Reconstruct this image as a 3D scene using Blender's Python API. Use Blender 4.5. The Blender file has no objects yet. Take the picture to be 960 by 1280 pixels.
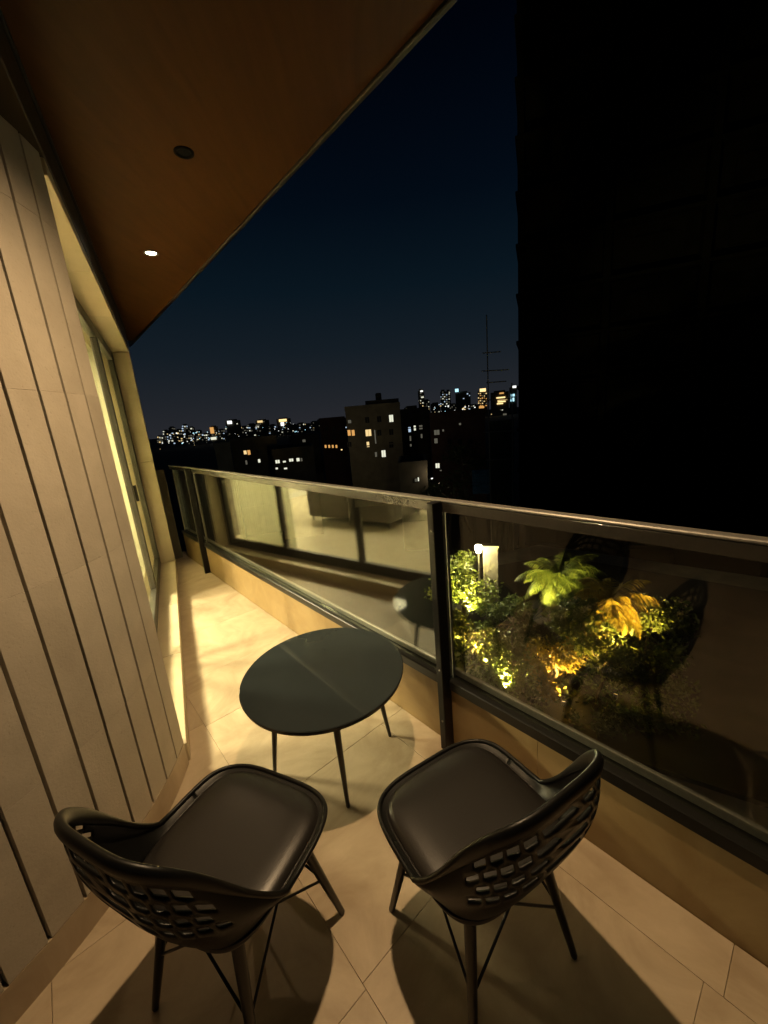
import bpy, bmesh, math, random
from mathutils import Vector, Matrix
rnd = random.Random(7)
C = bpy.context.scene.collection
SC = bpy.context.scene
R = math.radians

# ------------------------------------------------------------------ camera
PITCH, ROLL, FPX, EYE = R(13.5), R(-5.0), 490.0, 1.5
_f = Vector((0, math.cos(PITCH), -math.sin(PITCH)))
_r = Vector((1, 0, 0)); _u = _r.cross(_f)
CR = math.cos(ROLL) * _r + math.sin(ROLL) * _u
CU = -math.sin(ROLL) * _r + math.cos(ROLL) * _u
cam_data = bpy.data.cameras.new('camera')
cam = bpy.data.objects.new('camera', cam_data); C.objects.link(cam)
cam_data.sensor_fit = 'HORIZONTAL'; cam_data.sensor_width = 36.0
cam_data.lens = 36.0 * FPX / 960.0
cam_data.clip_start = 0.02; cam_data.clip_end = 8000
cam.matrix_world = Matrix(((CR.x, CU.x, -_f.x, 0), (CR.y, CU.y, -_f.y, 0), (CR.z, CU.z, -_f.z, EYE), (0, 0, 0, 1)))
SC.camera = cam

# ------------------------------------------------------------------ sky, exposure
world = bpy.data.worlds.new('World'); SC.world = world; world.use_nodes = True
wn = world.node_tree; wn.nodes.clear()
_tc = wn.nodes.new('ShaderNodeTexCoord'); _sp = wn.nodes.new('ShaderNodeSeparateXYZ')
_rp = wn.nodes.new('ShaderNodeValToRGB'); _bg = wn.nodes.new('ShaderNodeBackground'); _wo = wn.nodes.new('ShaderNodeOutputWorld')
wn.links.new(_tc.outputs['Generated'], _sp.inputs[0]); wn.links.new(_sp.outputs['Z'], _rp.inputs[0])
wn.links.new(_rp.outputs[0], _bg.inputs[0]); wn.links.new(_bg.outputs[0], _wo.inputs[0])
_cr = _rp.color_ramp
_stops = [(0.0, (.0195, .0205, .0255)), (.06, (.0145, .0172, .0222)), (.16, (.0072, .0122, .0180)), (.28, (.0029, .0080, .0138)),
          (.42, (.0009, .0034, .0076)), (.60, (.0002, .0009, .0029)), (1.0, (.0001, .0005, .0016))]
while len(_cr.elements) < len(_stops): _cr.elements.new(.5)
for e, (p, c) in zip(_cr.elements, _stops): e.position = p; e.color = (*c, 1)
_bg.inputs[1].default_value = 1.0
SC.view_settings.view_transform = 'Standard'; SC.view_settings.look = 'None'
SC.view_settings.exposure = 0.0; SC.view_settings.gamma = 1.0
SC.render.engine = 'CYCLES'
SC.cycles.max_bounces = 10; SC.cycles.transparent_max_bounces = 16
SC.cycles.glossy_bounces = 6; SC.cycles.diffuse_bounces = 2
SC.cycles.sample_clamp_indirect = 10.0
SC.cycles.use_denoising = True

# ------------------------------------------------------------------ frames: balcony railing (d across, t along) and facade (lat across, s along)
A1, A2 = R(40.3), R(27.4)
N1 = Vector((math.cos(A1), math.sin(A1), 0)); V1 = Vector((-math.sin(A1), math.cos(A1), 0))
N2 = Vector((math.cos(A2), math.sin(A2), 0)); V2 = Vector((-math.sin(A2), math.cos(A2), 0))
Z = Vector((0, 0, 1)); O0 = Vector((0, 0, 0))
RAIL = (O0, N1, V1); WALL = (O0, N2, V2)
def at(fr, a, b, z): return fr[0] + fr[1] * a + fr[2] * b + Z * z

# ------------------------------------------------------------------ mesh collector
class MB:
    def __init__(s): s.v = []; s.f = []; s.m = []; s.uv = None
    def add(s, verts, faces, mi=0):
        o = len(s.v); s.v += [tuple(p) for p in verts]; s.f += [tuple(i + o for i in f) for f in faces]; s.m += [mi] * len(faces)
    def box(s, fr, a0, a1, b0, b1, z0, z1, ch=0.0, mi=0):
        if ch <= 0:
            P = [at(fr, a, b, z) for z in (z0, z1) for (a, b) in ((a0, b0), (a1, b0), (a1, b1), (a0, b1))]
            s.add(P, [(3, 2, 1, 0), (4, 5, 6, 7), (0, 1, 5, 4), (1, 2, 6, 5), (2, 3, 7, 6), (3, 0, 4, 7)], mi); return
        c = min(ch, abs(a1 - a0) * .45, abs(b1 - b0) * .45, abs(z1 - z0) * .45)
        vs = []; idx = {}
        for i, a in enumerate((a0, a1)):
            for j, b in enumerate((b0, b1)):
                for k, z in enumerate((z0, z1)):
                    sa, sb, sz = (1, -1)[i] * c, (1, -1)[j] * c, (1, -1)[k] * c
                    for n, q in enumerate(((a, b + sb, z + sz), (a + sa, b, z + sz), (a + sa, b + sb, z))):
                        idx[i, j, k, n] = len(vs); vs.append(at(fr, *q))
        F = []
        for i in (0, 1):
            q = [idx[i, 0, 0, 0], idx[i, 1, 0, 0], idx[i, 1, 1, 0], idx[i, 0, 1, 0]]; F.append(q if i else q[::-1])
            q = [idx[0, i, 0, 1], idx[0, i, 1, 1], idx[1, i, 1, 1], idx[1, i, 0, 1]]; F.append(q if i else q[::-1])
            q = [idx[0, 0, i, 2], idx[1, 0, i, 2], idx[1, 1, i, 2], idx[0, 1, i, 2]]; F.append(q if i else q[::-1])
        for i in (0, 1):
            for j in (0, 1):
                F.append([idx[i, j, 0, 0], idx[i, j, 1, 0], idx[i, j, 1, 1], idx[i, j, 0, 1]])
                F.append([idx[i, 0, j, 0], idx[i, 1, j, 0], idx[i, 1, j, 2], idx[i, 0, j, 2]])
                F.append([idx[0, i, j, 1], idx[1, i, j, 1], idx[1, i, j, 2], idx[0, i, j, 2]])
                for k in (0, 1): F.append([idx[i, j, k, 0], idx[i, j, k, 1], idx[i, j, k, 2]])
        s.add(vs, F, mi)
    def tube(s, pts, rad, n=10, cap=True, flat=None, closed=False, mi=0):
        """pts: list of Vector, rad: number or list; flat=(up, ku): squash along 'up'"""
        pts = [Vector(p) for p in pts]; m = len(pts)
        rr = rad if isinstance(rad, (list, tuple)) else [rad] * m
        vs = []; F = []
        prev = None
        for i, p in enumerate(pts):
            if closed: t = pts[(i + 1) % m] - pts[i - 1]
            else: t = pts[min(i + 1, m - 1)] - pts[max(i - 1, 0)]
            t.normalize()
            ref = prev if prev is not None else (Vector((0, 0, 1)) if abs(t.z) < .9 else Vector((1, 0, 0)))
            x = ref - t * ref.dot(t)
            if x.length < 1e-5: x = Vector((1, 0, 0)) - t * t.x
            x.normalize(); y = t.cross(x); prev = x
            for k in range(n):
                a = 2 * math.pi * k / n
                o = x * math.cos(a) * rr[i] + y * math.sin(a) * rr[i]
                if flat: o = o - flat[0] * o.dot(flat[0]) * (1 - flat[1])
                vs.append(p + o)
        for i in range(m if closed else m - 1):
            j = (i + 1) % m
            for k in range(n):
                l = (k + 1) % n
                F.append((i * n + k, i * n + l, j * n + l, j * n + k))
        if cap and not closed:
            F.append(tuple(range(n))[::-1]); F.append(tuple((m - 1) * n + k for k in range(n)))
        s.add(vs, F, mi)
    def rim(s, pts, rad, n=12):
        m = len(pts); vs = []; F = []
        for i, p in enumerate(pts):
            t = (pts[(i + 1) % m] - pts[i - 1]).normalized(); o = Vector((p.x, p.y, 0)).normalized(); o = (o - t * o.dot(t)).normalized(); u = t.cross(o).normalized()
            for k in range(n):
                a = 2 * math.pi * k / n; r = rad[i]
                vs.append(p + o * math.cos(a) * min(r, .0075 + .25 * (r - .0075)) + u * math.sin(a) * r)
        for i in range(m):
            for k in range(n):
                l = (k + 1) % n; j = (i + 1) % m; F.append((i * n + k, i * n + l, j * n + l, j * n + k))
        s.add(vs, F)
    def lathe(s, c, prof, n=32, mi=0, ax=None):
        """prof: list of (r,z) from bottom centre to top centre"""
        vs = []; F = []; rows = []
        for (r, z) in prof:
            if r < 1e-6: rows.append([len(vs)]); vs.append(Vector(c) + Z * z)
            else:
                rows.append([len(vs) + k for k in range(n)])
                vs += [Vector(c) + Vector((r * math.cos(2 * math.pi * k / n), r * math.sin(2 * math.pi * k / n), z)) for k in range(n)]
        for a, b in zip(rows, rows[1:]):
            for k in range(n):
                l = (k + 1) % n
                if len(a) == 1 and len(b) == 1: continue
                if len(a) == 1: F.append((a[0], b[l], b[k]))
                elif len(b) == 1: F.append((a[k], a[l], b[0]))
                else: F.append((a[k], a[l], b[l], b[k]))
        s.add(vs, F, mi)
    def prism(s, poly, z0, z1, mi=0):
        n = len(poly); vs = [Vector((p[0], p[1], z0)) for p in poly] + [Vector((p[0], p[1], z1)) for p in poly]
        F = [tuple(range(n))[::-1], tuple(range(n, 2 * n))] + [(i, (i + 1) % n, n + (i + 1) % n, n + i) for i in range(n)]
        s.add(vs, F, mi)
    def quad(s, a, b, c, d, mi=0): s.add([a, b, c, d], [(0, 1, 2, 3)], mi)
    def build(s, name, mats, parent=None, smooth=False, local=False, fix=True):
        me = bpy.data.meshes.new(name); me.from_pydata(s.v, [], s.f)
        if not isinstance(mats, (list, tuple)): mats = [mats]
        for m in mats: me.materials.append(m)
        if len(mats) > 1: me.polygons.foreach_set('material_index', s.m)
        if fix:
            bm = bmesh.new(); bm.from_mesh(me); bmesh.ops.recalc_face_normals(bm, faces=bm.faces); bm.to_mesh(me); bm.free()
        if smooth:
            me.polygons.foreach_set('use_smooth', [True] * len(me.polygons))
            if smooth != 'all':
                try: me.set_sharp_from_angle(angle=R(40))
                except Exception: pass
        o = bpy.data.objects.new(name, me); C.objects.link(o)
        if parent is not None:
            o.parent = parent
            if not local: o.matrix_parent_inverse = mw(parent).inverted()
        return o
def mw(o):
    m = o.matrix_basis.copy()
    return mw(o.parent) @ o.matrix_parent_inverse @ m if o.parent else m
def tag(o, label=None, cat=None, group=None, kind=None):
    if label: o['label'] = label
    if cat: o['category'] = cat
    if group: o['group'] = group
    if kind: o['kind'] = kind
    return o
def thing(name, loc, label, cat, group=None, rz=0.0):
    o = bpy.data.objects.new(name, None); C.objects.link(o); o.empty_display_size = .1
    o.location = loc; o.rotation_euler = (0, 0, rz)
    return tag(o, label, cat, group)
def copy_tree(o, parent=None):
    c = o.copy(); C.objects.link(c)
    if parent is not None: c.parent = parent
    for ch in list(o.children): copy_tree(ch, c)
    return c

# ------------------------------------------------------------------ materials
class NT:
    def __init__(s, name):
        s.m = bpy.data.materials.new(name); s.m.use_nodes = True; s.t = s.m.node_tree; s.n = s.t.nodes; s.n.clear()
        s.out = s.n.new('ShaderNodeOutputMaterial')
    def N(s, kind, **kw):
        x = s.n.new(kind)
        for k, v in kw.items(): setattr(x, k, v)
        return x
    def L(s, a, b): s.t.links.new(a, b)
def stone(name, c1, c2, scale=3.0, rough=.5, bump=.15, fine=60., speck=0.0, spec=.4, pervar=.06, distort=1.2, stretch=(1, 1, 1)):
    b = NT(name)
    p = b.N('ShaderNodeBsdfPrincipled'); b.L(p.outputs[0], b.out.inputs[0])
    tc = b.N('ShaderNodeTexCoord'); oi = b.N('ShaderNodeObjectInfo'); mp = b.N('ShaderNodeMapping'); mp.inputs['Scale'].default_value = stretch
    ad = b.N('ShaderNodeVectorMath', operation='ADD'); mu = b.N('ShaderNodeVectorMath', operation='SCALE'); mu.inputs['Scale'].default_value = 17.0
    cx = b.N('ShaderNodeCombineXYZ'); b.L(oi.outputs['Random'], cx.inputs[0]); b.L(oi.outputs['Random'], cx.inputs[1]); b.L(cx.outputs[0], mu.inputs[0])
    b.L(tc.outputs['Object'], mp.inputs[0]); b.L(mp.outputs[0], ad.inputs[0]); b.L(mu.outputs[0], ad.inputs[1])
    n1 = b.N('ShaderNodeTexNoise'); n1.inputs['Scale'].default_value = scale; n1.inputs['Detail'].default_value = 7; n1.inputs['Roughness'].default_value = .62; n1.inputs['Distortion'].default_value = distort
    n2 = b.N('ShaderNodeTexNoise'); n2.inputs['Scale'].default_value = fine; n2.inputs['Detail'].default_value = 4
    b.L(ad.outputs[0], n1.inputs['Vector']); b.L(ad.outputs[0], n2.inputs['Vector'])
    rp = b.N('ShaderNodeValToRGB'); rp.color_ramp.elements[0].position = .3; rp.color_ramp.elements[1].position = .72
    rp.color_ramp.elements[0].color = (*c1, 1); rp.color_ramp.elements[1].color = (*c2, 1)
    b.L(n1.outputs[0], rp.inputs[0])
    hs = b.N('ShaderNodeHueSaturation'); b.L(rp.outputs[0], hs.inputs['Color'])
    mr = b.N('ShaderNodeMapRange'); mr.inputs['To Min'].default_value = 1 - pervar; mr.inputs['To Max'].default_value = 1 + pervar
    b.L(oi.outputs['Random'], mr.inputs[0]); b.L(mr.outputs[0], hs.inputs['Value'])
    col = hs.outputs[0]
    if speck > 0:
        mx = b.N('ShaderNodeMix', data_type='RGBA'); r2 = b.N('ShaderNodeValToRGB'); r2.color_ramp.elements[0].position = .25; r2.color_ramp.elements[1].position = .36
        r2.color_ramp.elements[0].color = (speck, speck, speck, 1); r2.color_ramp.elements[1].color = (0, 0, 0, 1)
        b.L(n2.outputs[0], r2.inputs[0]); b.L(r2.outputs[0], mx.inputs[0]); b.L(col, mx.inputs[6]); mx.inputs[7].default_value = (c1[0] * .35, c1[1] * .3, c1[2] * .25, 1); col = mx.outputs[2]
    b.L(col, p.inputs['Base Color'])
    rr = b.N('ShaderNodeMapRange'); rr.inputs['To Min'].default_value = rough - .12; rr.inputs['To Max'].default_value = rough + .12; b.L(n1.outputs[0], rr.inputs[0]); b.L(rr.outputs[0], p.inputs['Roughness'])
    p.inputs['Specular IOR Level'].default_value = spec
    bp = b.N('ShaderNodeBump'); bp.inputs['Strength'].default_value = bump; bp.inputs['Distance'].default_value = .004
    b.L(n2.outputs[0], bp.inputs['Height']); b.L(bp.outputs[0], p.inputs['Normal'])
    return b.m
def plain(name, col, rough=.5, metal=0.0, var=.12, scale=40., bump=.05, spec=.5, coat=0.0):
    b = NT(name); p = b.N('ShaderNodeBsdfPrincipled'); b.L(p.outputs[0], b.out.inputs[0])
    tc = b.N('ShaderNodeTexCoord'); n = b.N('ShaderNodeTexNoise'); n.inputs['Scale'].default_value = scale; n.inputs['Detail'].default_value = 5
    b.L(tc.outputs['Object'], n.inputs['Vector'])
    rp = b.N('ShaderNodeValToRGB'); rp.color_ramp.elements[0].position = .3; rp.color_ramp.elements[1].position = .7
    rp.color_ramp.elements[0].color = (*[c * (1 - var) for c in col], 1); rp.color_ramp.elements[1].color = (*[min(1, c * (1 + var)) for c in col], 1)
    b.L(n.outputs[0], rp.inputs[0]); b.L(rp.outputs[0], p.inputs['Base Color'])
    mr = b.N('ShaderNodeMapRange'); mr.inputs['To Min'].default_value = max(.02, rough * .8); mr.inputs['To Max'].default_value = min(1, rough * 1.2); b.L(n.outputs[0], mr.inputs[0]); b.L(mr.outputs[0], p.inputs['Roughness'])
    p.inputs['Metallic'].default_value = metal; p.inputs['Specular IOR Level'].default_value = spec; p.inputs['Coat Weight'].default_value = coat
    if bump > 0:
        bp = b.N('ShaderNodeBump'); bp.inputs['Strength'].default_value = bump; bp.inputs['Distance'].default_value = .002
        b.L(n.outputs[0], bp.inputs['Height']); b.L(bp.outputs[0], p.inputs['Normal'])
    return b.m
def emit(name, col, strength):
    b = NT(name); e = b.N('ShaderNodeEmission'); e.inputs[0].default_value = (*col, 1); e.inputs[1].default_value = strength; b.L(e.outputs[0], b.out.inputs[0]); return b.m
def glassy(name, ior=1.5, tint=(.9, .95, .9), gain=1.0, rough=0.0, haze=0.0):
    b = NT(name)
    g = b.N('ShaderNodeNewGeometry'); fr = b.N('ShaderNodeFresnel'); mx = b.N('ShaderNodeMix'); mx.inputs[2].default_value = ior; mx.inputs[3].default_value = 1 / ior
    b.L(g.outputs['Backfacing'], mx.inputs[0]); b.L(mx.outputs[0], fr.inputs['IOR'])
    mu = b.N('ShaderNodeMath', operation='MULTIPLY'); mu.inputs[1].default_value = gain; mu.use_clamp = True; b.L(fr.outputs[0], mu.inputs[0])
    t = b.N('ShaderNodeBsdfTransparent'); t.inputs[0].default_value = (*tint, 1)
    gl = b.N('ShaderNodeBsdfGlossy'); gl.inputs['Roughness'].default_value = rough; gl.inputs[0].default_value = (.95, .97, .93, 1)
    ms = b.N('ShaderNodeMixShader'); b.L(mu.outputs[0], ms.inputs[0]); b.L(t.outputs[0], ms.inputs[1]); b.L(gl.outputs[0], ms.inputs[2])
    if haze > 0:
        d = b.N('ShaderNodeBsdfDiffuse'); d.inputs[0].default_value = (.55, .52, .45, 1); m2 = b.N('ShaderNodeMixShader')
        tc = b.N('ShaderNodeTexCoord'); n = b.N('ShaderNodeTexNoise'); n.inputs['Scale'].default_value = 2.5; n.inputs['Detail'].default_value = 8; b.L(tc.outputs['Object'], n.inputs['Vector'])
        mr = b.N('ShaderNodeMapRange'); mr.inputs['From Min'].default_value = .3; mr.inputs['From Max'].default_value = .8; mr.inputs['To Max'].default_value = haze; b.L(n.outputs[0], mr.inputs[0])
        b.L(mr.outputs[0], m2.inputs[0]); b.L(ms.outputs[0], m2.inputs[1]); b.L(d.outputs[0], m2.inputs[2]); b.L(m2.outputs[0], b.out.inputs[0])
    else: b.L(ms.outputs[0], b.out.inputs[0])
    return b.m
def wood(name, c1, c2, rough=.45, along=0.0, scale=2.2):
    b = NT(name); p = b.N('ShaderNodeBsdfPrincipled'); b.L(p.outputs[0], b.out.inputs[0])
    tc = b.N('ShaderNodeTexCoord'); mp = b.N('ShaderNodeMapping'); mp.inputs['Rotation'].default_value = (0, 0, along); mp.inputs['Scale'].default_value = (9, 1, 9)
    oi = b.N('ShaderNodeObjectInfo'); mu = b.N('ShaderNodeVectorMath', operation='SCALE'); mu.inputs['Scale'].default_value = 9.0
    cx = b.N('ShaderNodeCombineXYZ'); b.L(oi.outputs['Random'], cx.inputs[0]); b.L(oi.outputs['Random'], cx.inputs[1]); b.L(cx.outputs[0], mu.inputs[0])
    ad = b.N('ShaderNodeVectorMath', operation='ADD'); b.L(tc.outputs['Object'], ad.inputs[0]); b.L(mu.outputs[0], ad.inputs[1]); b.L(ad.outputs[0], mp.inputs[0])
    n = b.N('ShaderNodeTexNoise'); n.inputs['Scale'].default_value = scale; n.inputs['Detail'].default_value = 8; n.inputs['Roughness'].default_value = .6; n.inputs['Distortion'].default_value = .6
    b.L(mp.outputs[0], n.inputs['Vector'])
    rp = b.N('ShaderNodeValToRGB'); rp.color_ramp.elements[0].position = .3; rp.color_ramp.elements[1].position = .7
    rp.color_ramp.elements[0].color = (*c1, 1); rp.color_ramp.elements[1].color = (*c2, 1); b.L(n.outputs[0], rp.inputs[0]); b.L(rp.outputs[0], p.inputs['Base Color'])
    p.inputs['Roughness'].default_value = rough; p.inputs['Specular IOR Level'].default_value = .08
    return b.m
def leafmat(name, c1, c2):
    b = NT(name); p = b.N('ShaderNodeBsdfPrincipled')
    g = b.N('ShaderNodeNewGeometry'); rp = b.N('ShaderNodeValToRGB'); rp.color_ramp.elements[0].color = (*c1, 1); rp.color_ramp.elements[1].color = (*c2, 1)
    b.L(g.outputs['Random Per Island'], rp.inputs[0]); b.L(rp.outputs[0], p.inputs['Base Color']); p.inputs['Roughness'].default_value = .45
    t = b.N('ShaderNodeBsdfTranslucent'); b.L(rp.outputs[0], t.inputs[0]); ms = b.N('ShaderNodeMixShader'); ms.inputs[0].default_value = .3
    b.L(p.outputs[0], ms.inputs[1]); b.L(t.outputs[0], ms.inputs[2]); b.L(ms.outputs[0], b.out.inputs[0]); return b.m

M = {}
M['tile'] = stone('tile_stone', (.36, .275, .18), (.54, .44, .31), scale=2.4, rough=.42, bump=.10, fine=55, spec=.35, distort=2.0)
M['grout'] = plain('grout', (.38, .30, .20), .9, scale=90)
M['kerb_stone'] = stone('kerb_stone', (.245, .16, .066), (.335, .238, .115), scale=2.6, rough=.45, bump=.12, fine=40, spec=.35, distort=2.4)
M['panel'] = stone('fluted_stone', (.41, .362, .285), (.51, .457, .368), scale=5, rough=.72, bump=.22, fine=130, speck=.3, spec=.25, pervar=.035, distort=.4)
M['backing'] = plain('groove_backing', (.17, .14, .105), .9, scale=60, bump=.2)
M['reveal'] = stone('reveal_stone', (.44, .36, .23), (.53, .45, .31), scale=3, rough=.5, bump=.1, fine=60, spec=.3)
M['black_metal'] = plain('black_metal', (.011, .0105, .0095), .34, metal=.0, scale=120, bump=.03, spec=.25)
M['rail_metal'] = plain('rail_metal', (.24, .225, .20), .5, metal=.6, scale=90, bump=.03)
M['rail_gloss'] = plain('rail_gloss_paint', (.030, .027, .022), .2, scale=90, bump=.02, spec=.7)
M['frame_metal'] = plain('frame_metal', (.05, .046, .038), .42, metal=.2, scale=90, bump=.03)
M['ceiling_wood'] = wood('ceiling_wood', (.038, .0155, .0042), (.056, .0235, .0068), rough=.5, along=-A1)
M['beam'] = plain('beam_bronze', (.036, .026, .014), .42, metal=.0, scale=20, bump=.06, spec=.12)
M['fascia'] = plain('fascia_metal', (.010, .009, .008), .4, metal=.0, scale=30, bump=.1, spec=.1)
M['plastic'] = plain('black_plastic', (.0055, .0055, .0048), .40, scale=160, bump=.05, spec=.32)
M['leather'] = plain('black_leatherette', (.0165, .0145, .013), .34, scale=320, bump=.14, spec=.48)
M['leg_metal'] = plain('leg_lacquer', (.010, .0075, .006), .35, scale=60, bump=.03)
M['table_glass'] = plain('black_table_glass', (.029, .035, .036), .035, scale=4, bump=0, spec=.5)
M['table_edge'] = plain('table_edge', (.018, .018, .017), .3, scale=60, bump=.02)
M['rail_glass'] = glassy('railing_glass', 1.65, (.97, .98, .95), gain=1.0, rough=.002, haze=.003)
M['win_glass'] = glassy('window_glass', 1.5, (.95, .97, .93), gain=.3, rough=.0)
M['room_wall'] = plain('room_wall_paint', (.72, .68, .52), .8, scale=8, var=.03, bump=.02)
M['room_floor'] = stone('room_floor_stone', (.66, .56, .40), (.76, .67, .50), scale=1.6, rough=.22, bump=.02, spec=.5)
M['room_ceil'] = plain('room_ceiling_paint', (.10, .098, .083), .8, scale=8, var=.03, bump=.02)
M['sofa'] = plain('sofa_fabric', (.105, .092, .075), .9, scale=260, bump=.3)
M['white_paint'] = plain('white_paint', (.72, .70, .62), .6, scale=14, var=.05)
M['lamp_disc'] = emit('lamp_disc', (1.0, .86, .62), 22.0)
M['room_lamp'] = emit('room_lamp', (1.0, .84, .52), 6.0)
M['dark_void'] = plain('dark_recess', (.003, .003, .003), .8, scale=30, bump=0, spec=.05)
def sheer():
    b = NT('sheer_curtain'); d = b.N('ShaderNodeBsdfDiffuse'); d.inputs[0].default_value = (.78, .76, .62, 1); t = b.N('ShaderNodeBsdfTranslucent'); t.inputs[0].default_value = (.74, .73, .58, 1)
    tr = b.N('ShaderNodeBsdfTransparent'); tr.inputs[0].default_value = (.95, .95, .88, 1); m1 = b.N('ShaderNodeMixShader'); m2 = b.N('ShaderNodeMixShader'); m1.inputs[0].default_value = .75; m2.inputs[0].default_value = .22
    b.L(d.outputs[0], m1.inputs[1]); b.L(t.outputs[0], m1.inputs[2]); b.L(m1.outputs[0], m2.inputs[1]); b.L(tr.outputs[0], m2.inputs[2]); b.L(m2.outputs[0], b.out.inputs[0]); return b.m
M['sheer'] = sheer()
M['ground'] = plain('dark_ground', (.02, .018, .015), .95, scale=.4, bump=.1)
M['concrete'] = plain('rough_concrete', (.20, .185, .15), .9, scale=1.6, var=.25, bump=.2)
M['dark_wall'] = plain('dark_render', (.13, .115, .085), .9, scale=.9, var=.25, bump=.1)
M['red_wall'] = plain('brick_red_render', (.14, .075, .055), .9, scale=.9, var=.25, bump=.1)
M['olive_wall'] = plain('olive_render', (.34, .30, .20), .9, scale=.7, var=.2, bump=.1)
M['net'] = plain('green_safety_net', (.03, .036, .016), .9, scale=3, var=.3, bump=.1)
M['tarp'] = plain('blue_tarpaulin', (.06, .20, .36), .6, scale=3, var=.2, bump=.2)
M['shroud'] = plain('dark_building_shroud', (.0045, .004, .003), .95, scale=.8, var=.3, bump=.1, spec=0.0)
M['steel'] = plain('scaffold_steel', (.16, .15, .13), .5, metal=.4, scale=20)
M['bark'] = plain('bark', (.10, .075, .05), .95, scale=14, var=.35, bump=.5)
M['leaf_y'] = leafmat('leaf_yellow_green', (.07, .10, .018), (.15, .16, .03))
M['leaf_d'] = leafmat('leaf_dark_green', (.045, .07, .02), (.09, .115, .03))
M['leaf_o'] = leafmat('leaf_orange', (.15, .105, .015), (.20, .17, .03))  # leaf colour between orange and yellow
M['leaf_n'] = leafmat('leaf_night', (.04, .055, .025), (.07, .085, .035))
M['w_warm'] = emit('window_warm', (1.0, .72, .32), 1.0)
M['w_orange'] = emit('window_orange', (1.0, .50, .14), .75)
M['w_white'] = emit('window_white', (.92, .92, .72), .95)
M['w_cool'] = emit('window_cool', (.60, .78, 1.0), .8)
M['w_dim'] = emit('window_dim', (.75, .70, .52), .13)
M['w_dark'] = plain('window_unlit', (.012, .013, .014), .55, scale=10, bump=0)
M['p_white'] = emit('light_white', (.95, .97, .92), 1.6)
M['p_warm'] = emit('light_warm', (1.0, .70, .30), 1.6)
M['p_cool'] = emit('light_cyan', (.45, .85, 1.0), 1.6)

# ================================================================== THE BALCONY
# ---- slab and tiles
mb = MB(); mb.box(RAIL, -3.0, 1.22, -3.2, 5.6, -.30, -.010); tag(mb.build('balcony_slab', M['grout']), kind='structure')
floor = bpy.data.objects.new('floor', None); C.objects.link(floor); tag(floor, kind='structure')
CEN, RAD = Vector((-2.293, 1.276, 0)), 1.30
def inside_room(d, t):
    p = N1 * d + V1 * t
    lat, s = p.dot(N2), p.dot(V2)
    return (lat < -.42 and s > 1.7) or (p - CEN).length < RAD - .25
G = .0005
cols = [(1.003, 1.153, [-2.6, -1.7, -.85, .02, .86, 1.0]),
        (.352, 1.003, [-2.6, -1.95, -1.3, -.62, .06, .68, 1.35]),
        (.352, 1.153, [1.35, 2.02, 2.50, 3.13, 3.62, 4.27, 4.9, 5.5]),
        (-.30, .352, [-2.6, -1.9, -1.25, -.6, .03, .665, 1.33, 2.05, 2.53, 3.13, 3.62, 4.3, 5.0]),
        (-.95, -.30, [-2.6, -1.9, -1.25, -.6, .03, .665, 1.33, 2.05]), (-1.6, -.95, [-2.6, -1.9, -1.25, -.6, .03, .665])]
cols[0][2].append(1.35)
for (d0, d1, ts) in cols:
    for t0, t1 in zip(ts, ts[1:]):
        if all(inside_room(d, t) for d in (d0, d1) for t in (t0, t1)): continue
        b = MB(); dz = rnd.uniform(-.0003, .0003)
        b.box(RAIL, d0 + G, d1 - G, t0 + G, t1 - G, -.012, dz, ch=.0008)
        b.build('floor_tile', M['tile'], floor)
# ---- kerb the railing stands on
kerb = bpy.data.objects.new('kerb_wall', None); C.objects.link(kerb); tag(kerb, kind='structure')
ks = [-2.6, -1.5, -.45, .6, 1.62, 2.6, 3.55, 4.5, 5.3]
for t0, t1 in zip(ks, ks[1:]):
    b = MB(); b.box(RAIL, 1.155, 1.20, t0 + .0003, t1 - .0003, -.2, .300, ch=.0008); b.build('stone_slab', M['kerb_stone'], kerb)
    b = MB(); b.box(RAIL, 1.2006, 1.224, t0 + .0008, t1 - .0008, -.3, .298, ch=.003); b.build('coping_slab', M['kerb_stone'], kerb)
# end wall of the balcony
b = MB(); b.box(RAIL, .4, 1.10, 5.30, 5.42, -.2, 1.12, ch=.004); o = b.build('end_wall', M['dark_wall'])
tag(o, 'low dark end wall closing the narrow far tip of the balcony', 'wall')

# ---- curved fluted wall
wall = thing('fluted_wall', (-1.2, .9, 0), 'curved beige stone wall with narrow vertical grooves beside the left chair', 'wall')
b = MB()
th0, th1 = R(-100), R(11.6)
n = 60
arc = [CEN + Vector((math.cos(th0 + (th1 - th0) * i / n), math.sin(th0 + (th1 - th0) * i / n), 0)) * (RAD - .026) for i in range(n + 1)]
inn = [CEN + (p - CEN) * (.9) for p in arc]
b.prism([(p.x, p.y) for p in arc] + [(p.x, p.y) for p in inn[::-1]], -.2, 2.55); b.build('backing', M['backing'], wall)
def arcpiece(a0, a1, r0, r1, z0, z1, ch):
    """flat-fronted stone piece on the arc with chamfered arrises"""
    am = (a0 + a1) / 2; er = Vector((math.cos(am), math.sin(am), 0)); et = Vector((-math.sin(am), math.cos(am), 0))
    h = RAD * math.tan((a1 - a0) / 2); bb = MB(); bb.box((CEN, er, et), r0, r1, -h, h, z0, z1, ch=ch); return bb
g0 = R(7.53); gp = R(4.56); gw = .0100 / RAD / 2
edges = [R(11.6)] + [g0 + gp * k for k in range(0, -24, -1)]
zs = [.118, .575, 1.115, 1.665, 2.205, 2.52]
for i, (a1, a0) in enumerate(zip(edges, edges[1:])):
    lo, hi = a0 + gw, a1 - (gw if i else 0.0)
    for z0, z1 in zip(zs, zs[1:]):
        arcpiece(lo, hi, RAD - .024, RAD + rnd.uniform(-.0007, .0007), z0 + .0001, z1 - .0001, .0007).build('stone_panel', M['panel'], wall)
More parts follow.
